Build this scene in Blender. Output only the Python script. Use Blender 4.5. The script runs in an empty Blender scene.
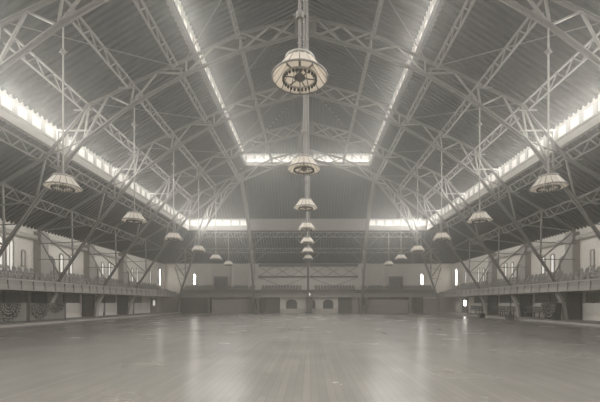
import bpy, bmesh, math, random
from mathutils import Vector, Matrix
random.seed(7)
scn = bpy.context.scene
COL = scn.collection
PI = math.pi
V = Vector
ORD = ['first', 'second', 'third', 'fourth', 'fifth', 'sixth', 'seventh', 'eighth']

# ---------------------------------------------------------------- materials
TINT = (1.0, 0.942, 0.862)
def mat(name, v, rough=0.6, spec=0.3, noise=0.0, scale=3.0, tint=TINT, emit=0.0, metallic=0.0):
    m = bpy.data.materials.new(name); m.use_nodes = True
    nt = m.node_tree; b = nt.nodes['Principled BSDF']
    c = (v*tint[0], v*tint[1], v*tint[2], 1)
    b.inputs['Base Color'].default_value = c
    b.inputs['Roughness'].default_value = rough
    b.inputs['Specular IOR Level'].default_value = spec
    b.inputs['Metallic'].default_value = metallic
    if noise > 0:
        tc = nt.nodes.new('ShaderNodeTexCoord')
        n = nt.nodes.new('ShaderNodeTexNoise'); n.inputs['Scale'].default_value = scale
        n.inputs['Detail'].default_value = 5
        r = nt.nodes.new('ShaderNodeValToRGB')
        r.color_ramp.elements[0].position = 0.3; r.color_ramp.elements[1].position = 0.7
        r.color_ramp.elements[0].color = tuple(x*(1-noise) for x in c[:3])+(1,)
        r.color_ramp.elements[1].color = tuple(x*(1+noise) for x in c[:3])+(1,)
        nt.links.new(tc.outputs['Object'], n.inputs['Vector'])
        nt.links.new(n.outputs['Fac'], r.inputs['Fac'])
        nt.links.new(r.outputs['Color'], b.inputs['Base Color'])
    if emit > 0:
        b.inputs['Emission Color'].default_value = (tint[0], tint[1], tint[2], 1)
        b.inputs['Emission Strength'].default_value = emit
    return m

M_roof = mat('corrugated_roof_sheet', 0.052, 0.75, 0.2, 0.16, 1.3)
M_steel = mat('painted_steel', 0.185, 0.55, 0.3, 0.10, 4)
M_steel2 = mat('painted_steel_light', 0.20, 0.55, 0.3, 0.10, 4)
M_web = mat('painted_steel_web', 0.27, 0.55, 0.3, 0.10, 4)
M_white = mat('white_paint', 0.55, 0.6, 0.3, 0.05, 2)
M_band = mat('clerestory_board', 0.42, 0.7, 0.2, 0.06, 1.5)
M_shade = mat('lamp_shade_enamel', 0.85, 0.5, 0.3, 0.04, 6)
def translucent(m, fac, v):
    nt = m.node_tree; b = nt.nodes['Principled BSDF']; out = nt.nodes['Material Output']
    t = nt.nodes.new('ShaderNodeBsdfTranslucent'); t.inputs[0].default_value = (v*TINT[0], v*TINT[1], v*TINT[2], 1)
    mx = nt.nodes.new('ShaderNodeMixShader'); mx.inputs[0].default_value = fac
    nt.links.new(b.outputs[0], mx.inputs[1]); nt.links.new(t.outputs[0], mx.inputs[2]); nt.links.new(mx.outputs[0], out.inputs['Surface'])
translucent(M_shade, .5, .95)
M_rib = mat('lamp_rib', 0.16, 0.5)
M_bulb = mat('bulb_glass', 0.10, 0.25, 0.5)
M_dark = mat('dark_stained_wood', 0.085, 0.6, 0.3, 0.15, 5)
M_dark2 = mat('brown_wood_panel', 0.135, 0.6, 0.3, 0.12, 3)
M_chair = mat('chair_wood', 0.25, 0.45, 0.4, 0.15, 8)
M_gal = mat('gallery_paint', 0.34, 0.6, 0.3, 0.07, 2)
M_gal_d = mat('gallery_paint_dark', 0.27, 0.6, 0.3, 0.07, 2)
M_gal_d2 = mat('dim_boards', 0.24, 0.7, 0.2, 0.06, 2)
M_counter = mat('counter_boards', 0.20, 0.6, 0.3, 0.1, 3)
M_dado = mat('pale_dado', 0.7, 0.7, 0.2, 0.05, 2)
M_cloth = mat('bunting_cloth', 0.035, 0.9, 0.1, 0.1, 8)
M_star = mat('bunting_pale', 0.5, 0.9, 0.1)
M_pane = mat('daylit_frosted_pane', 0.5, 0.3, 0.3, emit=0.42)
M_pane2 = mat('daylit_tall_pane', 0.5, 0.3, 0.3, emit=0.7)
M_pane3 = mat('sunlit_pane', 0.5, 0.3, 0.3, emit=14)
M_pane4 = mat('dull_pane', 0.4, 0.3, 0.3, emit=0.20)
for _m in (M_pane, M_pane2, M_pane4): _m.cycles.emission_sampling = 'NONE'
M_lamp = mat('glowing_globe', 0.6, 0.3, 0.3, emit=1.2)
M_plat = mat('platform_boards', 0.30, 0.6, 0.3, 0.08, 2)

def brick_mat(name='pale_brick', k=1.0):
    m = bpy.data.materials.new(name); m.use_nodes = True
    nt = m.node_tree; b = nt.nodes['Principled BSDF']; b.inputs['Roughness'].default_value = 0.85
    b.inputs['Specular IOR Level'].default_value = 0.15
    tc = nt.nodes.new('ShaderNodeTexCoord'); sep = nt.nodes.new('ShaderNodeSeparateXYZ')
    add = nt.nodes.new('ShaderNodeMath'); add.operation = 'ADD'; cmb = nt.nodes.new('ShaderNodeCombineXYZ')
    nt.links.new(tc.outputs['Object'], sep.inputs[0])
    nt.links.new(sep.outputs[0], add.inputs[0]); nt.links.new(sep.outputs[1], add.inputs[1])
    nt.links.new(add.outputs[0], cmb.inputs[0]); nt.links.new(sep.outputs[2], cmb.inputs[1])
    br = nt.nodes.new('ShaderNodeTexBrick'); br.inputs['Scale'].default_value = 1
    br.inputs['Brick Width'].default_value = 0.24; br.inputs['Row Height'].default_value = 0.085
    br.inputs['Mortar Size'].default_value = 0.008
    f = lambda v: (k*v*TINT[0], k*v*TINT[1], k*v*TINT[2], 1)
    br.inputs['Color1'].default_value = f(0.80); br.inputs['Color2'].default_value = f(0.86)
    br.inputs['Mortar'].default_value = f(0.72)
    nt.links.new(cmb.outputs[0], br.inputs['Vector']); nt.links.new(br.outputs['Color'], b.inputs['Base Color'])
    return m
M_brick = brick_mat(); M_pier = brick_mat('grey_brick', .55)

def floor_mat():
    m = bpy.data.materials.new('worn_plank_floor'); m.use_nodes = True
    nt = m.node_tree; b = nt.nodes['Principled BSDF']
    tc = nt.nodes.new('ShaderNodeTexCoord')
    mp = nt.nodes.new('ShaderNodeMapping'); mp.inputs['Rotation'].default_value = (0, 0, PI/2)
    nt.links.new(tc.outputs['Object'], mp.inputs[0])
    br = nt.nodes.new('ShaderNodeTexBrick'); br.inputs['Scale'].default_value = 1
    br.inputs['Brick Width'].default_value = 3.6; br.inputs['Row Height'].default_value = 0.13
    br.inputs['Mortar Size'].default_value = 0.006; br.inputs['Mortar Smooth'].default_value = 0.5
    f = lambda v: (v*TINT[0], v*TINT[1], v*TINT[2], 1)
    br.inputs['Color1'].default_value = f(0.275); br.inputs['Color2'].default_value = f(0.31)
    br.inputs['Mortar'].default_value = f(0.235)
    nt.links.new(mp.outputs[0], br.inputs['Vector'])
    n = nt.nodes.new('ShaderNodeTexNoise'); n.inputs['Scale'].default_value = 0.45; n.inputs['Detail'].default_value = 6
    nt.links.new(tc.outputs['Object'], n.inputs['Vector'])
    mr = nt.nodes.new('ShaderNodeMapRange'); mr.inputs[1].default_value = .3; mr.inputs[2].default_value = .7
    mr.inputs[3].default_value = .86; mr.inputs[4].default_value = 1.08
    nt.links.new(n.outputs['Fac'], mr.inputs[0])
    mx = nt.nodes.new('ShaderNodeMix'); mx.data_type = 'RGBA'; mx.blend_type = 'MULTIPLY'; mx.inputs[0].default_value = 1
    nt.links.new(br.outputs['Color'], mx.inputs[6]); nt.links.new(mr.outputs[0], mx.inputs[7])
    nt.links.new(mx.outputs[2], b.inputs['Base Color'])
    mr2 = nt.nodes.new('ShaderNodeMapRange'); mr2.inputs[3].default_value = .23; mr2.inputs[4].default_value = .30
    nt.links.new(n.outputs['Fac'], mr2.inputs[0]); nt.links.new(mr2.outputs[0], b.inputs['Roughness'])
    b.inputs['Specular IOR Level'].default_value = 0.45
    return m
M_floor = floor_mat()

# ---------------------------------------------------------------- mesh helper
class MB:
    def __init__(s): s.bm = bmesh.new(); s.mi = 0
    def face(s, vs):
        try:
            f = s.bm.faces.new(vs); f.material_index = s.mi; return f
        except ValueError: return None
    def box(s, x0, x1, y0, y1, z0, z1):
        v = [s.bm.verts.new((x, y, z)) for z in (z0, z1) for y in (y0, y1) for x in (x0, x1)]
        for q in ((0,2,3,1),(4,5,7,6),(0,1,5,4),(2,6,7,3),(0,4,6,2),(1,3,7,5)): s.face([v[i] for i in q])
        return s
    def ribbon(s, pts, side, thick, width, off=0.0, closed_ends=True):
        """plate swept along pts; width along `side`, thick along the in-plane normal"""
        pts = [V(p) for p in pts]; side = V(side).normalized(); rings = []
        n = len(pts)
        for i, p in enumerate(pts):
            if i == 0: t = pts[1]-p
            elif i == n-1: t = p-pts[i-1]
            else: t = (pts[i+1]-p).normalized()+(p-pts[i-1]).normalized()
            t.normalize(); nr = side.cross(t); nr.normalize()
            k = 1.0
            if 0 < i < n-1:
                d = (pts[i+1]-p).normalized(); k = 1/max(0.4, t.dot(d))
            c = p+nr*off
            a = nr*(thick/2*k); w = side*(width/2)
            rings.append([s.bm.verts.new(c+a+w), s.bm.verts.new(c-a+w), s.bm.verts.new(c-a-w), s.bm.verts.new(c+a-w)])
        for r, q in zip(rings, rings[1:]):
            for k in range(4): s.face([r[k], r[(k+1)%4], q[(k+1)%4], q[k]])
        s.face(rings[0][::-1]); s.face(rings[-1])
        return s
    def bar(s, p, q, w, h, side=None):
        p, q = V(p), V(q); t = (q-p).normalized()
        if side is None:
            side = V((0, 0, 1)).cross(t)
            if side.length < 1e-4: side = V((1, 0, 0))
        return s.ribbon([p, q], side, h, w)
    def tube(s, p, q, r, seg=8, r2=None, cap=True):
        p, q = V(p), V(q); t = (q-p).normalized(); r2 = r if r2 is None else r2
        a = t.orthogonal().normalized(); b = t.cross(a)
        R = [[s.bm.verts.new(c+(a*math.cos(2*PI*k/seg)+b*math.sin(2*PI*k/seg))*rr) for k in range(seg)] for c, rr in ((p, r), (q, r2))]
        for k in range(seg): s.face([R[0][k], R[0][(k+1)%seg], R[1][(k+1)%seg], R[1][k]])
        if cap: s.face(R[0][::-1]); s.face(R[1])
        return s
    def lathe(s, prof, seg=32, close=False):
        rings = []
        for r, z in prof:
            if r < 1e-5: rings.append([s.bm.verts.new((0, 0, z))])
            else: rings.append([s.bm.verts.new((r*math.cos(2*PI*k/seg), r*math.sin(2*PI*k/seg), z)) for k in range(seg)])
        pairs = list(zip(rings, rings[1:]))
        if close: pairs.append((rings[-1], rings[0]))
        for a, b in pairs:
            for k in range(seg):
                k2 = (k+1) % seg
                if len(a) == 1 and len(b) == 1: continue
                if len(a) == 1: s.face([a[0], b[k], b[k2]])
                elif len(b) == 1: s.face([a[k], a[k2], b[0]])
                else: s.face([a[k], a[k2], b[k2], b[k]])
        return s
    def ball(s, c, r, u=8, v=6):
        m = Matrix.Translation(V(c))
        res = bmesh.ops.create_uvsphere(s.bm, u_segments=u, v_segments=v, radius=r, matrix=m)
        for f in {f for vv in res['verts'] for f in vv.link_faces}: f.material_index = s.mi
        return s
    def build(s, name, mats, parent=None, smooth=False, loc=None):
        me = bpy.data.meshes.new(name)
        bmesh.ops.recalc_face_normals(s.bm, faces=s.bm.faces)
        s.bm.to_mesh(me); s.bm.free()
        for m in (mats if isinstance(mats, (list, tuple)) else [mats]): me.materials.append(m)
        if smooth: me.polygons.foreach_set('use_smooth', [True]*len(me.polygons))
        o = bpy.data.objects.new(name, me); COL.objects.link(o)
        if loc: o.location = loc
        if parent: o.parent = parent
        return o

def tag(o, label, cat, group=None, kind=None):
    o['label'] = label; o['category'] = cat
    if group: o['group'] = group
    if kind: o['kind'] = kind
    return o
def struct(o, label, cat):
    o['label'] = label; o['category'] = cat; o['kind'] = 'structure'; return o
def thing(name, label, cat, loc=(0, 0, 0), rz=0, group=None):
    o = bpy.data.objects.new(name, None); COL.objects.link(o)
    o.location = loc; o.rotation_euler = (0, 0, rz); o.empty_display_size = .2
    return tag(o, label, cat, group)
def dup(o, parent=None):
    c = o.copy(); COL.objects.link(c)
    if parent: c.parent = parent
    for ch in list(o.children): dup(ch, c)
    return c

# ---------------------------------------------------------------- key dimensions (metres)
WX = 20.6                      # side walls
YB, YW = -9.0, 51.5            # back wall, end wall
H0 = 7.0                       # wall top
X1, Z1a, Z1b, Z1c, Z1d = 15.1, 10.72, 11.2, 11.92, 12.06     # lower clerestory: board, panes, roof edge
X2, Z2a, Z2b, Z2c, Z2d = 7.05, 17.15, 17.4, 18.2, 18.34     # upper clerestory
ZR = 21.8
Y1, Y2 = 45.6, 40.8            # clerestories of the hipped end
ARCH = [8.8 + 6*k for k in range(6)]

# ---------------------------------------------------------------- setting
b = MB(); b.box(-WX-.3, WX+.3, YB-.3, YW+.3, -.3, 0)
struct(b.build('floor', M_floor), 'broad worn pale plank floor of the drill hall', 'floor')

def wall_side(sx, name, label):
    b = MB(); x0, x1 = sorted((sx*WX, sx*(WX+.4)))
    b.box(x0, x1, YB, YW+.4, 0, H0+.35)
    for y in ARCH[1:]:                                   # brick piers beside the arches
        pass
    struct(b.build(name, M_brick), label, 'wall')
wall_side(-1, 'wall_left', 'pale brick wall with piers behind the left gallery')
wall_side(1, 'wall_right', 'pale brick wall with piers behind the right gallery')
b = MB(); b.box(-WX, WX, YW, YW+.4, 0, H0+.35)
for x in (8.4, 10.9):
    for s in (-1, 1): b.box(s*x-.16, s*x+.16, YW-.2, YW, 2.2, H0+.1)
struct(b.build('wall_end', M_brick), 'pale brick end wall behind the far gallery', 'wall')
b = MB(); b.box(-WX, WX, YB-.4, YB, 0, 21.5)
struct(b.build('wall_back', M_brick), 'plain wall behind the camera', 'wall')

# corrugated roof tiers
def roof():
    b = MB(); PIT = .36; AMP = .075
    OFF = (0.0, .19, .215, .34)                     # one pan and one rib per pitch
    ZZ = (1, 1, -1, -1)
    def runs(u0, u1, amp):
        out = []; k = 0
        while True:
            u = u0+(k//4)*PIT+OFF[k % 4]
            if u >= u1: out.append((u1, 0)); return out
            out.append((u, ZZ[k % 4]*amp)); k += 1
    def strip(fn, us):
        prev = None
        for u, z in us:
            lo, hi = fn(u, z)
            cur = (b.bm.verts.new(lo), b.bm.verts.new(hi))
            if prev: b.face([prev[0], cur[0], cur[1], prev[1]])
            prev = cur
    tiers = [(WX+.05, H0, X1+.05, Z1a, YW+.05, Y1+.05), (X1, Z1d, X2+.05, Z2a, Y1, Y2+.05), (X2, Z2d, 0, ZR, Y2, Y2-7.25)]
    for (xa, za, xb, zb, ya, yb) in tiers:
        for s in (-1, 1):
            def fn(y, z):
                t = 1.0 if y <= yb else (ya-y)/(ya-yb)
                return (s*xa, y, za+z), (s*(xa+(xb-xa)*t), y, za+(zb-za)*t+z)
            strip(fn, runs(YB, ya, AMP))
        def fe(x, z):
            ax = abs(x); t = 1.0 if ax <= xb else (xa-ax)/(xa-xb)
            return (x, ya, za+z), (x, ya+(yb-ya)*t, za+(zb-za)*t+z)
        strip(fe, runs(-xa, xa, AMP*.7))
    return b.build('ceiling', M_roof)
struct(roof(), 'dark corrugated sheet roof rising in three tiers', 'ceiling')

# clerestory boards (trim) and glazing (windows)
WN = [0]; TN = [0]
def trim(b, m, label):
    TN[0] += 1; return struct(b.build('trim_%d' % TN[0], m), label, 'trim')
def winname(): WN[0] += 1; return 'window_%d' % WN[0]
def strip_window(axis, fix, out, a0, a1, z0, z1, pitch, label, pane_mat):
    """a run of panes: `axis` the running axis, at coordinate `fix`, `out` = outward sign"""
    n = max(1, round((a1-a0)/pitch)); w = (a1-a0)/n
    root = thing(winname(), label, 'window'); root['kind'] = 'structure'
    f = MB(); p = MB()
    def bx(mb, u0, u1, d0, d1, zz0, zz1):
        d0, d1 = sorted((fix+out*d0, fix+out*d1))
        if axis == 'y': mb.box(d0, d1, u0, u1, zz0, zz1)
        else: mb.box(u0, u1, d0, d1, zz0, zz1)
    for k in range(n+1):
        u = a0+k*w; hw = .13
        u0, u1 = max(a0, u-hw), min(a1, u+hw)
        bx(f, u0, u1, 0, .16, z0, z1+.25)
    bx(f, a0, a1, .02, .14, z0, z0+.06); bx(f, a0, a1, .02, .14, z1-.05, z1+.25)
    for k in range(n): bx(p, a0+k*w+.15, a0+(k+1)*w-.15, .07, .10, z0+.06, z1-.05)
    f.build('window_frame', M_white, root); p.build('pane', pane_mat, root)
BAY = [(-3.2+6*k, -3.2+6*(k+1)) for k in range(9)]
for s, sd in ((-1, 'left'), (1, 'right')):
    for (X, za, zb, zc, yend, nm) in ((X1, Z1a, Z1b, Z1c, Y1, 'lower'), (X2, Z2a, Z2b, Z2c, Y2, 'upper')):
        b = MB(); xa, xb = sorted((s*X, s*(X+.2))); b.box(xa, xb, YB, yend, za-.12, zb)
        xa, xb = sorted((s*(X-.1), s*(X+.05))); b.box(xa, xb, YB, yend, zb-.1, zb); b.box(xa, xb, YB, yend, za-.12, za)
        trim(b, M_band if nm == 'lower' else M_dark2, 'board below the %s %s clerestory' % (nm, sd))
        segs = [(YB, -3.2)]+[x for x in BAY if x[0] < yend]
        for i, (a, c) in enumerate(segs):
            c = min(c, yend)
            strip_window('y', s*(X+.02), s, a, c, zb, zc, 1.0,
                'white framed clerestory panes of the %s %s roof strip, %s bay from camera end' % (nm, sd, ORD[i] if i < 8 else 'last'), M_pane)
b = MB(); b.box(-X2, X2, Y2, Y2+.2, Z2a-.12, Z2b); b.box(-X2, X2, Y2-.1, Y2+.05, Z2b-.1, Z2b)
trim(b, M_band, 'pale board below the upper clerestory of the hipped end')
for s, sd in ((-1, 'left'), (1, 'right')):
    a, c = sorted((0, s*X2))
    strip_window('x', Y2+.02, 1, a, c, Z2b, Z2c, 1.04, 'bright white framed panes of the upper end clerestory, %s half' % sd, M_pane)
    a, c = sorted((s*7.6, s*X1))
    strip_window('x', Y1+.02, 1, a, c, Z1b, Z1c, 1.1, 'bright white framed panes of the lower end clerestory, %s run' % sd, M_pane)
b = MB(); b.box(-X1, X1, Y1, Y1+.2, Z1a-.12, Z1b); b.box(-7.6, 7.6, Y1+.02, Y1+.2, Z1b, Z1d+.25)
trim(b, M_gal_d, 'pale blank board across the middle of the lower end clerestory')

for sx, sd in ((-1, 'left'), (1, 'right')):
    for k, y in enumerate(ARCH[1:]):
        b = MB()
        xa, xb = sorted((sx*(WX-.55), sx*WX)); b.box(xa, xb, y+.35, y+1.15, 3.14, 6.8)
        xa, xb = sorted((sx*(WX-.63), sx*WX)); b.box(xa, xb, y+.28, y+1.22, 6.3, 6.55); b.box(xa, xb, y+.31, y+1.19, 3.14, 3.5)
        trim(b, M_pier, 'brick pier on the %s wall behind the %s arch in view' % (sd, ORD[k]))
        b = MB(); b.tube((sx*(WX-.12), y+1.3, 3.2), (sx*(WX-.12), y+1.3, 6.7), .06, 8)
        trim(b, M_gal_d, 'dark downpipe beside the brick pier of the %s wall at the %s arch in view' % (sd, ORD[k]))
# tall wall windows, arched doors
def arch_pts(w, h, n=8):
    r = w/2; return [(-r, 0), (r, 0)]+[(r*math.cos(PI*k/n), h-r+r*math.sin(PI*k/n)) for k in range(n+1)]
def arch_slab(b, place, w, h, d0, d1):
    pts = arch_pts(w, h)
    A = [b.bm.verts.new(place(u, z, d0)) for u, z in pts]; B = [b.bm.verts.new(place(u, z, d1)) for u, z in pts]
    b.face(A); b.face(B[::-1]); n = len(pts)
    for k in range(n): b.face([A[k], A[(k+1) % n], B[(k+1) % n], B[k]])
def arch_rim(b, place, w, h, t, d0, d1):
    o = arch_pts(w+2*t, h+t); i = arch_pts(w, h); n = len(o)
    ring = [[b.bm.verts.new(place(u, z, d)) for u, z in pts] for pts, d in ((o, d0), (o, d1), (i, d1), (i, d0))]
    for a in range(4):
        r, q = ring[a], ring[(a+1) % 4]
        for k in range(n): b.face([r[k], r[(k+1) % n], q[(k+1) % n], q[k]])
def wall_place(wall, u0, z0):
    if wall == 'L': return lambda u, z, d: (-WX+d, u0+u, z0+z)
    if wall == 'R': return lambda u, z, d: (WX-d, u0-u, z0+z)
    return lambda u, z, d: (u0+u, YW-d, z0+z)
def tall_window(wall, u, z0, w, h, label, pm):
    root = thing(winname(), label, 'window'); root['kind'] = 'structure'
    pl = wall_place(wall, u, z0)
    f = MB(); arch_rim(f, pl, w, h, .09, -.02, .07); 
    p0, p1 = pl(-w/2-.12, -.06, 0), pl(w/2+.12, -.0, .12)
    f.box(min(p0[0], p1[0]), max(p0[0], p1[0]), min(p0[1], p1[1]), max(p0[1], p1[1]), p0[2], p1[2])
    if w > .4:
        p0, p1 = pl(-.025, 0, .0), pl(.025, h-.02, .05)
        f.box(min(p0[0], p1[0]), max(p0[0], p1[0]), min(p0[1], p1[1]), max(p0[1], p1[1]), p0[2], p1[2])
    f.build('window_frame', M_gal, root)
    p = MB(); arch_slab(p, pl, w, h, -.01, .02); p.build('pane', pm, root)
DN = [0]
def arch_door(wall, u, z0, w, h, label, pm):
    DN[0] += 1
    root = thing('door_%d' % DN[0], label, 'door'); root['kind'] = 'structure'
    pl = wall_place(wall, u, z0)
    f = MB(); arch_rim(f, pl, w, h, .16, -.02, .12); f.build('door_frame', M_gal_d, root)
    p = MB(); arch_slab(p, pl, w, h, -.01, .04); p.build('door_panel', pm, root)
for w, sd in (('L', 'left'), ('R', 'right')):
    for k, y in enumerate(ARCH[1:]):
        bay = 'beyond the %s brick pier of the %s wall' % (ORD[k], sd)
        if k == 1 or k > 1:
            arch_door(w, y+1.9, 3.05, .95, 2.0, 'round arched doorway at the back of the gallery just %s' % bay, M_band)
        if y < 43:
            for q, (du, h) in enumerate(((3.35, 1.55), (4.55, 1.65))):
                if k < 2: continue
                tall_window(w, y+du, 3.9, .34, h, 'narrow bright round headed wall window, %s of the pair %s' % (('nearer', 'farther')[q], bay), M_pane2)
    for q, y in enumerate((24.1, 24.95)) if w == 'L' else ():
        tall_window(w, y, 3.6, .52, 2.3, 'large round headed window at the left picture edge, %s of two' % ('nearer', 'farther')[q], M_pane2)
    tall_window(w, 26.15 if w == 'L' else 25.9, 4.1, .22, 1.1, 'narrow slit window beside the first brick pier on the %s' % sd, M_pane4)
    tall_window(w, 49.9, 3.9, .40, 2.2, 'tall bright window at the far corner end of the %s wall' % sd, M_pane3)
    tall_window(w, 46.9, 3.9, .34, 1.7, 'narrow window before the far corner of the %s wall' % sd, M_pane2)
    tall_window(w, 26.0, 1.45, .16, .65, 'small bright slit window under the %s gallery' % sd, M_pane2)
for s, sd in ((-1, 'left'), (1, 'right')):
    tall_window('E', s*16.25, 4.05, .30, 1.45, 'single glaring narrow window in the end wall on the %s' % sd, M_pane3)
    DN[0] += 1
    root = thing('door_%d' % DN[0], 'dark square headed doorway in the end wall above the far gallery on the %s' % sd, 'door'); root['kind'] = 'structure'
    f = MB(); x = s*12.5
    f.box(x-1.0, x-.86, YW-.1, YW, 2.9, 5.15); f.box(x+.86, x+1.0, YW-.1, YW, 2.9, 5.15); f.box(x-1.0, x+1.0, YW-.1, YW, 5.02, 5.2)
    f.build('door_frame', M_gal_d, root)
    MB().box(x-.86, x+.86, YW-.05, YW+.01, 2.9, 5.05).build('door_panel', M_dark2, root)

# ---------------------------------------------------------------- arch trusses
BOT = [(.35, 16.9), (3.8, 15.95), (6.9, 14.65), (9.0, 13.45), (10.1, 12.8), (12.8, 10.8), (15.6, 7.3), (17.4, 4.65), (18.3, 3.3), (18.8, 2.3), (19.14, 1.2), (19.35, 0.0)]
TOP = [(.4, 17.85), (3.8, 16.95), (6.9, 15.45), (9.0, 14.55), (12.5, 12.85), (15.0, 9.85), (17.5, 8.35), (20.0, 6.85)]
def lerp_on(poly, x):
    for (xa, za), (xb, zb) in zip(poly, poly[1:]):
        if xa <= x <= xb: return za+(zb-za)*(x-xa)/(xb-xa)
B_ = lambda x: (x, lerp_on(BOT, x)); T_ = lambda x: (x, lerp_on(TOP, x))
WEB = []
for a, c in ((.6, 2.1), (2.1, 3.7)): WEB += [(B_(a), T_(c)), (T_(a), B_(c))]
WEB += [(B_(3.8), T_(3.8)), (B_(3.8), T_(5.3)), (T_(5.3), B_(6.9)), (B_(6.9), T_(6.9)), (B_(6.9), T_(8.6)), (T_(8.6), B_(10.1)),
        (B_(10.1), T_(9.9)), (B_(10.1), T_(11.4)), (T_(11.4), B_(12.8)), (B_(12.8), T_(12.5)), (B_(14.2), T_(12.5)), (B_(14.2), T_(15.0)),
        (B_(15.6), T_(15.0)), (B_(15.6), T_(17.5)), (B_(17.4), T_(17.5)), (B_(17.4), T_(20.0)), (B_(18.3), (19.95, 6.3)), (B_(15.6), (20.0, 7.0-.25))]
WEB += [((12.4, 11.35), (14.4, 11.35)), ((14.3, 11.35), (14.3, 8.95))]
WEB_THIN = [(B_(12.8), (15.0, 9.9)), (B_(16.5), (20.0, 5.8)), (B_(17.4), (20.0, 4.65))]
def chord(poly, mp, side, deep=.2, wide=.34, out=1):
    b = MB()
    pts = [mp(*p) for p in poly]
    b.ribbon(pts, side, .05, wide)
    b.ribbon(pts, side, deep, .07, off=0)
    return b
def frame_parts(root, mp, side, s_from=0.0, both=False, scale=1.0, top_from=0):
    bt = [p for p in BOT if p[0] >= s_from]; tp = [p for p in TOP if p[0] >= s_from]
    if s_from == 0: MB().ribbon([mp(*p) for p in ((18.62, 2.16), (18.9, 1.75), (19.12, 1.1), (19.28, .16))], side, .20, .34).build('curved_foot', M_band, root)
    chord(bt, mp, side, .22*scale, .27*scale).build('bottom_chord', M_steel, root)
    chord(tp, mp, side, .18*scale, .23*scale).build('top_chord', M_steel, root)
    for (p, q) in WEB:
        if min(p[0], q[0]) < s_from: continue
        MB().ribbon([mp(*p), mp(*q)], side, .075*scale, .11*scale).build('web_brace', M_web, root)
    for (p, q) in WEB_THIN:
        if min(p[0], q[0]) < s_from: continue
        MB().ribbon([mp(*p), mp(*q)], side, .05, .06).build('tie_rod', M_steel, root)
ATXT = ['arch nearest the camera', 'first arch in view', 'second arch in view', 'third arch in view', 'fourth arch in view', 'fifth arch in view, by the hipped end']
proto = thing('arch_truss', 'riveted steel lattice arch spanning the whole hall, '+ATXT[0], 'truss', (0, ARCH[0], 0), 0, 'arch trusses')
for s in (-1, 1): frame_parts(proto, lambda x, z, s=s: (s*x, 0, z), (0, 1, 0))
hb = MB(); hb.box(-.62, .62, -.05, .05, 16.78, 17.95); hb.tube((0, -.2, 17.35), (0, .2, 17.35), .16, 12); hb.build('crown_plate', M_steel, proto)
arches = [proto]
for k in range(1, 6):
    o = dup(proto); o.location = (0, ARCH[k], 0); o['label'] = 'riveted steel lattice arch spanning the whole hall, '+ATXT[k]; arches.append(o)

# half arches of the hipped end
def hip(x0, y0, ang, label, s_from, ks):
    d = V((math.sin(ang), math.cos(ang), 0)); side = V((math.cos(ang), -math.sin(ang), 0))
    r = thing('half_arch_truss', label, 'truss', (x0, y0, 0), 0, 'half arches of the hipped end')
    frame_parts(r, lambda x, z: tuple(d*((x-6.9)*ks))+(0,) if False else (d.x*(x-6.9)*ks, d.y*(x-6.9)*ks, z), side, s_from)
for x, t in ((-7.3, 'left of the middle'), (7.3, 'right of the middle'), (0, 'on the centre line above the dark post')):
    hip(x, 39.25, 0, 'steel half arch running to the end wall, '+t, 6.9, .76)
for s, sd in ((-1, 'left'), (1, 'right')):
    hip(s*7.5, 39.3, s*math.atan2(11.3, 10.3), 'steel hip half arch running diagonally into the far %s corner' % sd, 6.9, 1.1)

# lattice purlin girders between arches
GX = [(0, 17.7, 'ridge'), (3.8, 16.75, 'upper'), (7.35, 15.05, 'clerestory sill'), (9.9, 14.0, 'middle'), (12.4, 12.75, 'lower'), (14.9, 10.0, 'lower clerestory'), (17.5, 8.2, 'eaves')]
def girder_mesh(L):
    b = MB(); D = .62; n = 8
    b.ribbon([(0, .1, 0), (0, L-.1, 0)], (1, 0, 0), .09, .16)
    b.ribbon([(0, .0, -D), (0, L-.9, -D)], (1, 0, 0), .08, .14)
    return b
def girder(L, label, loc, rz, group):
    r = thing('purlin_girder', label, 'girder', loc, rz, group)
    D = .6
    MB().ribbon([(0, .1, 0), (0, L-.1, 0)], (1, 0, 0), .07, .11).build('top_chord', M_steel2, r)
    MB().ribbon([(0, .1, -D), (0, L-.75, -D), (0, L-.35, -.05)], (1, 0, 0), .06, .10).build('bottom_chord', M_steel2, r)
    b = MB(); n = 9; step = (L-1.0)/n
    for k in range(n):
        y0 = .15+k*step
        b.ribbon([(0, y0, -D if k % 2 == 0 else -.03), (0, y0+step, -.03 if k % 2 == 0 else -D)], (1, 0, 0), .05, .05)
    b.build('lattice_web', M_steel2, r)
    MB().bar((-.5, L-.75, -D), (.5, L-.75, -D), .07, .07).build('bracket', M_steel2, r)
    return r
gproto = None
SPAN = ['nearer than the first arch in view', 'between first and second arches in view', 'between second and third arches in view', 'between third and fourth arches in view', 'between fourth and fifth arches in view']
for i in range(5):
    for (x, z, nm) in GX:
        for s, sd in (((-1, 'left'), (1, 'right')) if x else ((1, 'centre'),)):
            lb = 'lattice girder, %s line %s, %s' % (nm, ('on '+sd) if x else 'at roof peak', SPAN[i])
            if gproto is None: g = gproto = girder(6.0, lb, (0, 0, 0), 0, 'purlin girders')
            else: g = dup(gproto); g['label'] = lb
            g.location = (s*x, ARCH[i], z)
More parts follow.
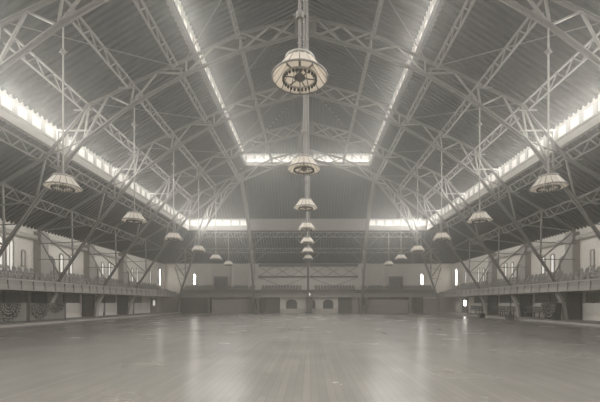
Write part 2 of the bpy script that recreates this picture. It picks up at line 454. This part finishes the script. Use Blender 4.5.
# girders across the hipped end
for (xa, xb, y, z, nm) in ((-7.3, 0, 45.25, 10.3, 'upper'), (0, 7.3, 45.25, 10.3, 'upper'), (-7.3, 0, 48.0, 8.7, 'lower'), (0, 7.3, 48.0, 8.7, 'lower'),
                           (-14.5, -7.3, 45.25, 10.3, 'upper'), (7.3, 14.5, 45.25, 10.3, 'upper'), (-17.3, -7.3, 48.0, 8.7, 'lower'), (7.3, 17.3, 48.0, 8.7, 'lower')):
    L = xb-xa; r = thing('cross_girder', 'thin zigzag lattice girder across the hipped end, %s row, %s' % (nm, ('left' if xa < 0 else 'right')+(' of centre' if abs(xa+xb) < 8 else ' outer bay')), 'girder', (xa, y, z), 0, 'cross girders of the hipped end')
    MB().bar((0.1, 0, 0), (L-.1, 0, 0), .1, .08).build('top_chord', M_steel2, r)
    MB().bar((0.1, 0, -.6), (L-.1, 0, -.6), .1, .08).build('bottom_chord', M_steel2, r)
    b = MB(); n = int(L/.5)
    for k in range(n):
        u0, u1 = .1+k*(L-.2)/n, .1+(k+1)*(L-.2)/n
        b.bar((u0, 0, 0 if k % 2 else -.6), (u1, 0, -.6 if k % 2 else 0), .08, .06)
    b.build('lattice_web', M_steel2, r)
    for u in (.2, L-.2):
        MB().bar((u, 0, -1.9), (u+(1.4 if u < 1 else -1.4), 0, -.6), .07, .06).build('knee_brace', M_steel2, r)

# sway rods in the roof plane
for i in range(5):
    y0, y1 = ARCH[i], ARCH[i+1]
    for s, sd in ((-1, 'left'), (1, 'right')):
        for (xa, za, xb, zb, nm) in ((1.2, 17.55, 7.0, 15.35, 'upper'), (12.3, 12.95, 7.6, 15.1, 'lower')):
            b = MB(); b.tube((s*xa, y0, za), (s*xb, y1, zb), .025, 6)
            tag(b.build('sway_rod', M_steel2), 'thin diagonal bracing rod, %s %s slope, %s' % (nm, sd, SPAN[i]), 'rod', 'sway rods')

# wall beams from pier to pier
for s, sd in ((-1, 'left'), (1, 'right')):
    for k in range(1, 5):
        b = MB(); y0, y1 = ARCH[k]+1.25, ARCH[k+1]+.3
        b.tube((s*(WX-.22), y0, 6.3), (s*(WX-.22), y1, 6.3), .19, 14)
        tag(b.build('eaves_pipe', M_white), 'fat pale pipe under the %s eaves, running on from the %s brick pier' % (sd, ORD[k-1]), 'pipe', 'eaves pipes')
for s, sd in ((-1, 'left'), (1, 'right')):
    r = thing('wall_brace', 'cross braced steel framework against the end wall, %s of the centre post' % sd, 'bracing', (0, YW-.1, 0), 0, 'end wall bracing')
    xa, xb = .2*s, 7.1*s
    for z, h in ((6.75, .3), (5.15, .2)): MB().bar((xa, 0, z), (xb, 0, z), .16, h, (0, 1, 0)).build('rail', M_steel, r)
    MB().bar((xa, 0, 6.95), (xb, 0, 6.95), .1, .1, (0, 1, 0)).build('rail', M_steel, r)
    for k in range(3):
        u0, u1 = xa+(xb-xa)*k/3, xa+(xb-xa)*(k+1)/3
        for a, c in ((5.2, 6.65), (6.65, 5.2)): MB().bar((u0, 0, a), (u1, 0, c), .05, .05, (0, 1, 0)).build('cross_tie', M_steel, r)
    MB().bar((xb, 0, 5.1), (xa+(xb-xa)*.45, 0, 3.6), .05, .05, (0, 1, 0)).build('cross_tie', M_steel, r)
    MB().bar((xa, 0, 5.1), (xa+(xb-xa)*.55, 0, 3.6), .05, .05, (0, 1, 0)).build('cross_tie', M_steel, r)

# ---------------------------------------------------------------- hanging lamps
def lamp(rod_len, label, near, thick):
    """origin at the rim plane"""
    r = thing('hanging_lamp', label, 'lamp', (0, 0, 0), 0, 'hanging lamps')
    N = 16; SEG = 160; H = .42; R0, R1 = .675, .345
    b = MB(); rows = 5; rings = []
    for side in (0, 1):
        rr = []
        for i in range(rows+1):
            t = i/rows; rad = R0+(R1-R0)*(t**.92); z = H*t
            ring = []
            for k in range(SEG):
                fl = .012*math.cos(2*PI*k*N/SEG) - (.014 if side else 0)
                ring.append(b.bm.verts.new(((rad+fl)*math.cos(2*PI*k/SEG), (rad+fl)*math.sin(2*PI*k/SEG), z)))
            rr.append(ring)
        rings.append(rr)
    for side in (0, 1):
        for i in range(rows):
            for k in range(SEG):
                b.mi = 1 if k % (SEG//N) == 0 else 0
                q = rings[side]; b.face([q[i][k], q[i][(k+1) % SEG], q[i+1][(k+1) % SEG], q[i+1][k]])
    b.mi = 0
    for i in (0, rows):
        for k in range(SEG): b.face([rings[0][i][k], rings[0][i][(k+1) % SEG], rings[1][i][(k+1) % SEG], rings[1][i][k]])
    b.build('lamp_shade', [M_shade, M_rib], r, True)
    MB().lathe([(R0-.012, -.022), (R0+.016, -.022), (R0+.018, .012), (R0-.012, .012)], 48, True).build('rim_ring', M_gal_d, r, True)
    MB().lathe([(R1-.03, H-.02), (R1+.025, H-.02), (R1+.02, H+.05), (R1-.03, H+.04)], 48, True).build('collar_ring', M_gal, r, True)
    MB().lathe([(0, H+.10), (.12, H+.09), (R1, H+.03), (R1, H), (0, H+.02)], 48).build('cap', M_shade, r, True)
    MB().lathe([(0, H+.01), (.03, H), (.03, .16), (.06, .1), (.13, .03), (.14, -.01), (.06, -.05), (.02, -.1), (0, -.11)], 24).build('hub', M_rib, r, True)
    so = MB().lathe([(.375, -.02), (.425, -.02), (.43, .01), (.375, .015)], 48, True).build('socket_ring', M_white, r, True)
    sp = MB()
    for k in range(6):
        a = PI*k/3+.2; sp.tube((.1*math.cos(a), .1*math.sin(a), .0), (.385*math.cos(a), .385*math.sin(a), .0), .014, 6)
    sp.build('spider', M_rib, r)
    if near:
        bb = None
        for k in range(26):
            a = 2*PI*k/26
            if bb is None:
                m = MB(); m.lathe([(0, -.075), (.022, -.07), (.032, -.045), (.026, -.015), (.014, .0), (.014, .03), (0, .03)], 10)
                bb = m.build('bulb', M_bulb, so, True); o = bb
            else: o = bb.copy(); COL.objects.link(o); o.parent = so
            o.location = (.40*math.cos(a), .40*math.sin(a), -.02)
    else:
        m = MB(); R = []
        for k in range(104):                             # one beaded ring
            a = 2*PI*k/104; tr = .02+.014*math.cos(26*a)
            R.append([m.bm.verts.new(((.40+tr*math.cos(q*PI/3))*math.cos(a), (.40+tr*math.cos(q*PI/3))*math.sin(a), -.05+1.6*tr*math.sin(q*PI/3))) for q in range(6)])
        for k in range(104):
            for q in range(6): m.face([R[k][q], R[(k+1) % 104][q], R[(k+1) % 104][(q+1) % 6], R[k][(q+1) % 6]])
        m.build('bulb_ring', M_bulb, r)
    MB().tube((0, 0, H+.08), (0, 0, rod_len), thick, 10).build('rod', M_gal if thick < .035 else M_steel2, r)
    if thick > .035: MB().tube((.16, 0, H+.08), (.16, 0, rod_len), 0.02, 8).build('cable', M_steel2, r)
    c = MB(); zc = rod_len-1.0 if thick < .035 else H+1.1
    c.lathe([(0, zc-.1), (.09, zc-.08), (.11, zc), (.09, zc+.08), (0, zc+.1)], 12); c.tube((-.17, 0, zc), (.17, 0, zc), .035, 8)
    c.build('coupling', M_steel2, r)
    return r
LY = [14.8+6*k for k in range(6)]
def roof_z(x, y): return 12.75
LZ = 6.15
protoS = None; protoSn = None
for s, sd in ((-1, 'left'), (1, 'right')):
    for k, y in enumerate(LY):
        lb = 'white fluted hanging lamp on a rod, %s from the camera in the %s row' % (ORD[k], sd)
        if k < 1:
            if protoSn is None: o = protoSn = lamp(12.72-LZ, lb, True, .034)
            else: o = dup(protoSn)
        else:
            if k == 5: o = lamp(10.0-LZ, lb, False, .034)
            elif protoS is None: o = protoS = lamp(12.72-LZ, lb, False, .034)
            else: o = dup(protoS)
        o['label'] = lb; o.location = (10.05 if s > 0 else -9.9, y, LZ)
protoC = None
LZC = 6.9
for k in range(7):
    y = 8.8+6*k
    lb = 'white fluted hanging lamp, %s from the camera in the middle row' % ORD[k]
    if k == 0: o = lamp(16.8-LZC, lb, True, .036)
    elif k == 6: o = lamp(10.0-LZC, lb, False, .036)
    elif protoC is None: o = protoC = lamp(16.8-LZC, lb, False, .036)
    else: o = dup(protoC)
    o['label'] = lb; o.location = (0, y, LZC)

# ---------------------------------------------------------------- galleries
def fan_post(b, *a): pass
GX0 = 17.85
TIER = ((17.95, 18.75, 2.42), (18.75, 19.55, 2.78), (19.55, 20.6, 3.14))
GY0, GY1 = 8.0, 48.7
for s, sd in ((-1, 'left'), (1, 'right')):
    r = thing('gallery', 'long pale fronted seating gallery along the %s wall' % sd, 'gallery', (0, 0, 0))
    def bx(b, xa, xb, *k): xa, xb = sorted((s*xa, s*xb)); b.box(xa, xb, *k)
    b = MB()
    for (xa, xb, z) in TIER: bx(b, xa, min(xb, WX-.01), GY0, YW-.02 if xa > 19 else 49.0, 2.2, z)
    b.build('deck', M_dark2, r)
    b = MB(); bx(b, GX0, 17.97, GY0, 48.85, 2.24, 2.50); b.build('fascia_board', M_gal, r)
    b = MB(); bx(b, GX0+.04, 17.97, GY0, 48.85, 2.50, 2.80); b.build('upper_board', M_gal_d, r)
    b = MB(); bx(b, GX0-.06, 18.02, GY0, 48.8, 2.80, 2.90); b.build('cap_rail', M_gal, r)
    b = MB(); bx(b, GX0-.03, 17.9, GY0, 48.82, 2.48, 2.53); bx(b, GX0-.03, 17.9, GY0, 48.82, 2.20, 2.25); b.build('moulding', M_gal, r)
    pp = None
    for k in range(40):
        if pp is None:
            b = MB(); bx(b, GX0-.05, 17.9, -.045, .045, 2.24, 2.80); bx(b, GX0-.07, 17.9, -.06, .06, 2.42, 2.5); pp = b.build('rail_post', M_gal_d, r); o = pp
        else: o = pp.copy(); COL.objects.link(o); o.parent = r
        o.location = (0, 8.6+k*1.0, 0)
r = thing('gallery', 'pale fronted seating gallery across the far end wall', 'gallery', (0, 0, 0))
ax0 = GX0-.02
b = MB()
FT = ((49.0, 49.62, 2.42), (49.62, 50.24, 2.70), (50.24, 50.86, 2.98), (50.86, 51.49, 3.24))
for (ya, yb, z) in FT: b.box(-17.9, 17.9, ya, yb, 2.2, z)
b.build('deck', M_dark2, r)
MB().box(-ax0, ax0, 48.88, 49.0, 2.16, 2.50).build('fascia_board', M_gal, r)
MB().box(-ax0, ax0, 48.92, 49.0, 2.50, 2.66).build('upper_board', M_gal_d, r)
MB().box(-ax0, ax0, 48.82, 49.05, 2.66, 2.74).build('cap_rail', M_gal, r)

# chairs
def chair(full, label, group):
    r = thing('gallery_chair', label, 'chair', (0, 0, 0), 0, group) if full else None
    # faces +Y
    st = MB(); st.lathe([(0, .43), (.2, .43), (.215, .445), (.2, .465), (0, .46)], 14)
    bk = MB()
    arc = [(-.19, -.17, .46), (-.195, -.22, .72), (-.13, -.26, .88), (0, -.275, .92), (.13, -.26, .88), (.195, -.22, .72), (.19, -.17, .46)]
    for p, q in zip(arc, arc[1:]): bk.tube(p, q, .022, 6)
    for x in (-.1, 0, .1): bk.bar((x, -.19, .46), (x, -.262, .885), .05, .015, (1, 0, 0))
    bk.ribbon([(-.19, -.225, .74), (-.1, -.25, .76), (.1, -.25, .76), (.19, -.225, .74)], (0, 0, 1), .02, .14)
    legs = [((sx*.15, sy*.14, .44), (sx*.2, sy*.2, 0)) for sx in (-1, 1) for sy in (-1, 1)]
    if full:
        st.build('seat', M_chair, r, True); bk.build('backrest', M_chair, r)
        for p, q in legs: MB().tube(q, p, .016, 6, .02).build('leg', M_chair, r)
        return r
    for p, q in legs: bk.tube(q, p, .016, 5, .02)
    bm2 = st.bm; me = bpy.data.meshes.new('t'); bm2.to_mesh(me); bk.bm.from_mesh(me); bpy.data.meshes.remove(me); bm2.free()
    return bk
cfull = None; cs = None
ROWS = ((18.38, 2.42, 'front'), (19.15, 2.78, 'middle'), (19.95, 3.14, 'back'))
count = 0
for s, sd in ((-1, 'left'), (1, 'right')):
    for ri, (x, z, rn) in enumerate(ROWS):
        for k in range(54):
            y = 19.5+.53*k
            bad = False
            for ay in ARCH:
                if ri == 0 and abs(y-ay) < .34: bad = True
                if ri == 2 and ay+.05 < y < ay+1.45: bad = True
            if bad: continue
            if y < 20.8: bay = 'nearer than the second arch foot'
            if y < 14.8+6: bi = 0
            else: bi = int((y-20.8)//6)+1
            where = ('before second arch foot', 'between second and third arches', 'between third and fourth arches', 'between fourth and fifth arches', 'past the fifth arch', 'past the fifth arch')[bi]
            lb = 'dark round backed chair, %s row of the %s gallery, %s' % (rn, sd, where)
            gp = 'chairs in the %s row of the %s gallery %s' % (rn, sd, where)
            if y < 33:
                if cfull is None: o = cfull = chair(True, lb, gp)
                else: o = dup(cfull)
            else:
                if cs is None: o = cs = chair(False, lb, gp).build('gallery_chair', M_chair)
                else: o = dup(cs)
            tag(o, lb, 'chair', gp); count += 1
            o.location = (s*x, y+random.uniform(-.03, .03), z); o.scale = (.9, .9, .88); o.rotation_euler = (0, 0, s*PI/2+random.uniform(-.12, .12))
print('chairs', count)
b = MB(); src = chair(False, '', ''); tmp = bpy.data.meshes.new('tmp'); src.bm.to_mesh(tmp); src.bm.free()
for ri, (y, z) in enumerate(((49.32, 2.42), (49.94, 2.70), (50.56, 2.98), (51.18, 3.24))):
    for k in range(80):
        x = -17.4+.44*k
        if abs(x+.1) < .75 or abs(abs(x)-7.15) < .45: continue
        m0 = len(b.bm.verts); b.bm.from_mesh(tmp); b.bm.verts.ensure_lookup_table()
        M = Matrix.Translation((x, y, z)) @ Matrix.Rotation(PI, 4, 'Z') @ Matrix.Diagonal((.8, .8, .76, 1))
        for v in b.bm.verts[m0:]: v.co = M @ v.co
bpy.data.meshes.remove(tmp)
tag(b.build('gallery_chair', M_chair), 'packed rows of small dark chairs on the far end gallery', 'chairs', None, 'stuff')

# ---------------------------------------------------------------- under the galleries
for s, sd in ((-1, 'left'), (1, 'right')):
    b = MB(); xa, xb = sorted((s*17.3, s*(WX-.005))); b.box(xa, xb, 10, 49.0, 0, .14)
    xa, xb = sorted((s*17.26, s*17.32)); b.box(xa, xb, 10, 49.0, 0, .15)
    tag(b.build('low_platform', M_plat), 'low boarded platform along the foot of the %s gallery' % sd, 'platform')
    for k, y in enumerate(ARCH[1:]):
        r = thing('partition', 'dark upright partition panel under the %s gallery at the %s arch foot' % (sd, ORD[k]), 'partition', (0, y, 0), 0, 'partitions under the galleries')
        b = MB(); xa, xb = sorted((s*19.45, s*(WX-.02))); b.box(xa, xb, .12, .22, .15, 2.18); b.build('panel', M_dark2, r)
        b = MB()
        for u in (19.5, 20.5): b.box(s*u-.05, s*u+.05, .06, .12, .15, 2.18)
        b.box(xa, xb, .06, .12, 2.05, 2.17); b.build('batten', M_dark, r)
        if y < 45:
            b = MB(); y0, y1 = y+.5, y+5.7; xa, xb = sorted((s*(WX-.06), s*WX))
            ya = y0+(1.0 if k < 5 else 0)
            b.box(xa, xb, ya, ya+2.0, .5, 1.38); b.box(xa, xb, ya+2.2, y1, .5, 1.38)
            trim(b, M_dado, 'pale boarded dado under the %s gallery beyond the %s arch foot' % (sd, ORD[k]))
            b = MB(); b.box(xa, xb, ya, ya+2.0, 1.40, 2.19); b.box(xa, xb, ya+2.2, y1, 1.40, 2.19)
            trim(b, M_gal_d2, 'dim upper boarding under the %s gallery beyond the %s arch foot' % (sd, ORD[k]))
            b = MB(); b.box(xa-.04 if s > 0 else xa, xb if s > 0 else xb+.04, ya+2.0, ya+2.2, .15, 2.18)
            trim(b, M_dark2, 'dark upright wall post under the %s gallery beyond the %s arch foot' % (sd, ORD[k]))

def bunting(loc, rz, R, Hh, label, limp=0.0):
    """pleated half rosette hanging from its straight top edge; local X across, -Y towards the viewer"""
    b = MB(); NA, NR = 56, 22; g = []
    for i in range(NR+1):
        t = i/NR; row = []
        for k in range(NA+1):
            a = PI+PI*k/NA
            pl = .045*t*math.sin(k*2*PI/4.0)+limp*.08*t*math.sin(k*.9+3*t)
            x = R*t*math.cos(a)*(1-limp*.15*math.sin(5*t)); z = Hh*t*math.sin(a)
            row.append(b.bm.verts.new((x, -.07+pl-.02*t, z)))
        g.append(row)
    for i in range(NR):
        for k in range(NA):
            b.mi = 1 if (i in ((5, 9, 12, 17, 20) if limp != .5 else (8, 14, 19)) and (k*3+i) % 5 < 3) else 0
            b.face([g[i][k], g[i][k+1], g[i+1][k+1], g[i+1][k]])
    o = b.build('bunting', [M_cloth, M_star], None, True)
    md = o.modifiers.new('s', 'SOLIDIFY'); md.thickness = .012
    o.location = loc; o.rotation_euler = (0, 0, rz)
    return tag(o, label, 'bunting', 'bunting swags')
def counter(x, y0, y1, label, bm=None):
    s = 1 if x > 0 else -1
    r = thing('counter', label, 'counter', (x, y0, .14), 0, 'draped counters')
    L = y1-y0; xa, xb = sorted((0, s*.42))
    MB().box(xa, xb, 0, L, 0, 1.2).build('body', bm or M_counter, r)
    xa, xb = sorted((-s*.05, s*.45)); MB().box(xa, xb, -.02, L+.02, 1.2, 1.26).build('top', M_dark, r)
    b = MB(); xa, xb = sorted((-s*.03, 0))
    for u in (0, L-.1): b.box(xa, xb, u, u+.1, 0, 1.2)
    b.box(xa, xb, 0, L, 0, .12); b.build('framing', M_dark, r)
counter(-18.35, 19.6, 23.72, 'dark panelled counter at the left picture edge, under the gallery')
counter(-18.35, 23.80, 27.4, 'dark panelled counter farther along the left gallery, with two swags')
bunting((-18.36, 22.15, 1.38), PI/2, .95, 1.12, 'dark half round bunting swag with starry arcs at the left picture edge')
bunting((-18.36, 24.75, 1.38), PI/2, .85, 1.10, 'dark half round bunting swag with starry arcs on the middle of the left counters')
bunting((-18.36, 26.35, 1.38), PI/2, .72, .72, 'crumpled bunting swag on the far end of the left counters', 1.0)
counter(18.42, 26.65, 27.85, 'low dark counter end beside the curved arch foot under the right gallery', M_dark)
bunting((18.38, 27.25, 1.38), -PI/2, .78, 1.15, 'dark crumpled bunting swag draped by the curved arch foot on the right', .5)

def bench(y0, L, label):
    r = thing('bench', label, 'bench', (19.5, y0, .14), 0, 'slatted benches under the right gallery')
    MB().box(-.25, .25, 0, L, .40, .45).build('seat', M_dark, r)
    b = MB(); b.box(.20, .26, 0, L, .86, .94); b.box(.20, .26, 0, L, .52, .57)
    n = int(L/.17)
    for k in range(n): b.box(.215, .245, .03+k*L/n, .09+k*L/n, .57, .86)
    b.build('backrest', M_dark, r)
    for u in (.08, L/2, L-.14):
        MB().box(-.22, -.16, u, u+.06, 0, .40).build('leg', M_dark, r)
        MB().box(.20, .26, u, u+.06, 0, .53).build('leg', M_dark, r)
    for u in (0.02, L-.08): MB().box(-.22, .22, u, u+.06, .62, .67).build('armrest', M_dark, r)
for k, (y0, L) in enumerate(((28.6, 3.9), (33.1, 2.6), (35.9, 2.7), (39.1, 4.6))):
    bench(y0, L, 'dark slat backed bench under the right gallery, %s from the draped counter' % ORD[k])
def crate(x, y, w, h, label):
    r = thing('wooden_box', label, 'box', (x, y, 0), .06, 'boxes on the floor')
    MB().box(-w/2, w/2, -w/2, w/2, .03, h-.03).build('body', M_dark, r)
    MB().box(-w/2-.02, w/2+.02, -w/2-.02, w/2+.02, h-.03, h).build('lid', M_dark2, r)
    b = MB()
    for sx in (-1, 1):
        for sy in (-1, 1): b.box(sx*(w/2)-.03, sx*(w/2)+.03, sy*(w/2)-.03, sy*(w/2)+.03, 0, h-.03)
    b.build('corner_post', M_dark, r)
crate(16.65, 29.6, .42, .46, 'small dark box on the open floor, nearer of two beside the right platform')
crate(16.25, 33.6, .40, .44, 'small dark box on the open floor, farther of two beside the right platform')

# under the far gallery: posts, panels, doors
FY = 49.3
def px(x): return (x-310)*49.2/360+.25
def fpanel(x0, x1, z0, z1, m, name, label, cat='panel', y=FY, th=.08):
    o = MB().box(px(x0), px(x1), y, y+th, z0, z1).build(name, m); return tag(o, label, cat, 'panels under the far gallery')
fpanel(180, 207.5, 0, 2.18, M_dark2, 'panel', 'wide dark panel under the far gallery at its left end')
fpanel(411, 423.5, 0, 2.18, M_dark2, 'panel', 'narrow dark sheet for a shaded recess under the far gallery towards the right')  # dark sheet stands in for the shade of an open recess
fpanel(424, 440, 0, 2.05, M_gal, 'panel', 'pale panel under the far gallery at its right end')
fpanel(212, 251.5, 0, 1.95, M_band, 'panel', 'long pale panel under the far gallery on the left')
fpanel(367, 408.5, 0, 1.95, M_band, 'panel', 'long pale panel under the far gallery on the right')
fpanel(352, 358.5, 0, 2.1, M_gal, 'panel', 'pale narrow panel right of the dark double door under the far gallery')
for x, t in ((209.3, 'beside the wide dark panel on the left'), (252.8, 'at the right edge of the long left panel'), (258.2, 'under the left half arch'),
             (360, 'under the right half arch'), (366.2, 'at the left edge of the long right panel'), (410, 'beside the narrow dark recess sheet on the right')):
    r = thing('gallery_post', 'slim post under the far gallery '+t, 'post', (px(x), 49.05, 0), 0, 'posts under the far gallery')
    MB().box(-.11, .11, -.11, .11, .12, 2.02).build('shaft', M_gal_d, r)
    MB().box(-.15, .15, -.15, .15, 0, .12).build('base', M_gal_d, r); MB().box(-.16, .16, -.16, .16, 2.02, 2.19).build('capital', M_gal_d, r)
for x0, x1, sd in ((264.5, 279.7, 'left'), (338.3, 351.7, 'right')):
    DN[0] += 1
    r = thing('door_%d' % DN[0], 'dark double door under the far gallery, %s of the arched partitions' % sd, 'door'); r['kind'] = 'structure'
    MB().box(px(x0), px(x1), FY, FY+.1, 0, 2.18).build('door_frame', M_dark, r)
    xm = (px(x0)+px(x1))/2
    for a, c in ((px(x0)+.08, xm-.02), (xm+.02, px(x1)-.08)): MB().box(a, c, FY-.04, FY, .02, 2.05).build('door_leaf', M_dark2, r)
def arched_partition(x0, x1, openings, label):
    r = thing('arched_partition', label, 'partition', (0, 0, 0), 0, 'arched partitions')
    b = MB(); z0, zs, zt = .62, 1.45, 2.18; ya, yb = FY-.05, FY+.12
    xs = [px(x0)]
    for (a, c) in openings: xs += [px(a), px(c)]
    xs.append(px(x1))
    for k in range(0, len(xs), 2):
        if xs[k+1]-xs[k] > .02: b.box(xs[k], xs[k+1], ya, yb, z0, zt)
    for (a, c) in openings:
        u0, u1 = px(a), px(c); n = 12; w = u1-u0; full = (w > 1.2)
        rise = .42
        for k in range(n):
            t0, t1 = k/n, (k+1)/n
            f = lambda t: zs+rise*math.sqrt(max(0, 1-(2*t-1)**2)) if full else zs+rise*math.sqrt(max(0, 1-t*t))
            za, zb = f(t0), f(t1); xa, xb = u0+w*t0, u0+w*t1
            A = [b.bm.verts.new(p) for p in ((xa, ya, za), (xb, ya, zb), (xb, ya, zt), (xa, ya, zt))]
            B = [b.bm.verts.new(p) for p in ((xa, yb, za), (xb, yb, zb), (xb, yb, zt), (xa, yb, zt))]
            b.face(A); b.face(B[::-1]); b.face([A[0], B[0], B[1], A[1]])
    b.build('arched_screen', M_dado, r)
    MB().box(px(x0), px(x1), FY-.12, FY+.12, 0, .62).build('dado', M_white, r)
    for (a, c) in openings:
        u0, u1 = px(a), px(c)
        MB().box(u0-.02, u1+.02, FY+.13, FY+.17, .6, 2.0).build('recess_shade', M_dark, r)  # dark sheet behind each opening paints the recess shade
        if u1-u0 > 1.2:
            g = MB(); 
            for t in (.25, .5, .75): g.box(u0+(u1-u0)*t-.03, u0+(u1-u0)*t+.03, FY+.08, FY+.13, .62, 1.86)
            g.box(u0, u1, FY+.08, FY+.13, 1.42, 1.48); g.build('window_bars', M_dark2, r)
arched_partition(280, 306.2, [(286, 297)], 'pale partition with one dark arched opening, left of the centre post')
arched_partition(312, 338, [(312.2, 315.2), (323, 333.3)], 'pale partition with a whole and a half dark arched opening, right of the centre post')
r = thing('centre_post', 'thick dark post under the middle of the far gallery', 'post', (px(309.2), 48.6, 0))
MB().box(-.34, .34, -.22, .22, .15, 2.05).build('shaft', M_dark2, r)
MB().box(-.42, .42, -.27, .27, 0, .15).build('base', M_dark, r); MB().box(-.42, .42, -.25, .25, 2.05, 2.2).build('capital', M_dark, r)
r = thing('globe_light', 'small pale glowing globe on the middle of the far gallery front', 'light', (px(309), 48.6, 2.6))
MB().ball((0, 0, 0), .2, 14, 10).build('globe', M_lamp, r, True)
MB().bar((0, .02, 0), (0, .24, 0), .06, .06).build('bracket', M_dark, r)
for x, sd in ((254.5, 'left'), (363.3, 'right')):
    r = thing('radiator', 'pale topped low cabinet between posts under the far gallery, on the '+sd, 'cabinet', (px(x), 49.0, 0), 0, 'low cabinets under the far gallery')
    r.name = 'low_cabinet'
    MB().box(-.22, .22, -.15, .2, 0, .72).build('body', M_band, r); MB().box(-.26, .26, -.18, .22, .72, .78).build('top', M_white, r)
# glazed side doors at the far ends
for s, sd in ((-1, 'left'), (1, 'right')):
    DN[0] += 1
    r = thing('door_%d' % DN[0], 'door with a bright glazed light under the far end of the %s gallery' % sd, 'door'); r['kind'] = 'structure'
    xa, xb = sorted((s*(WX-.08), s*WX)); y = 47.0 if s < 0 else 46.2
    MB().box(xa, xb, y, y+1.9, .14, 2.1).build('door_leaf', M_gal, r)
    xa, xb = sorted((s*(WX-.1), s*(WX-.07))); MB().box(xa, xb, y+.6, y+1.2, 1.05, 1.75).build('pane', M_pane3 if s > 0 else M_pane2, r)

# ---------------------------------------------------------------- lights: daylight entering at the clerestories
def area(name, loc, rot, sx, sy, power, spread=180):
    l = bpy.data.lights.new(name, 'AREA'); l.shape = 'RECTANGLE'; l.size = sx; l.size_y = sy; l.energy = power; l.spread = math.radians(spread)
    l.color = (1, .985, .94)
    o = bpy.data.objects.new(name, l); COL.objects.link(o); o.location = loc; o.rotation_euler = rot; return o
K = 1.0
for s in (-1, 1):
    ya, yb = YB, Y1
    area('daylight_lower', (s*(X1-.12), (ya+yb)/2, 11.55), (0, s*(PI/2-.14), 0), .6, yb-ya-1, 4100*K, 115)
    ya, yb = YB, Y2
    area('daylight_upper', (s*(X2-.12), (ya+yb)/2, 17.85), (0, s*(PI/2-.9), 0), .7, yb-ya-1, 1700*K, 140)
area('daylight_end', (0, Y2-.12, 17.85), (-(PI/2-.8), 0, 0), 13.5, .7, 560*K)
for s in (-1, 1): area('daylight_end', (s*11.4, Y1-.12, 11.55), (-(PI/2-.6), 0, 0), 7, .6, 330*K)

# world: even thin haze, added to imitate lens glow and lifted blacks
w = bpy.data.worlds.new('World'); scn.world = w; w.use_nodes = True
nt = w.node_tree
nt.nodes['Background'].inputs[0].default_value = (1, .96, .85, 1); nt.nodes['Background'].inputs[1].default_value = .3
vs = nt.nodes.new('ShaderNodeVolumeScatter'); vs.inputs['Density'].default_value = .0075; vs.inputs['Anisotropy'].default_value = .82
vs.inputs['Color'].default_value = (1, .985, .93, 1)
nt.links.new(vs.outputs[0], nt.nodes['World Output'].inputs['Volume'])

# ---------------------------------------------------------------- camera
cd = bpy.data.cameras.new('camera'); cam = bpy.data.objects.new('camera', cd); COL.objects.link(cam)
cam.location = (.25, 0, 1.4); cam.rotation_euler = (PI/2, 0, 0)
cd.lens = 21.6; cd.sensor_width = 36; cd.sensor_fit = 'HORIZONTAL'
cd.shift_x = -10/600; cd.shift_y = 102/600; cd.clip_end = 300; cd.clip_start = .05
scn.camera = cam
scn.view_settings.view_transform = 'Standard'; scn.view_settings.look = 'None'
scn.view_settings.gamma = 1; scn.view_settings.use_curve_mapping = False
scn.view_settings.exposure = 0.0
try:
    scn.cycles.max_bounces = 6; scn.cycles.volume_bounces = 1; scn.cycles.use_denoising = True
except Exception: pass
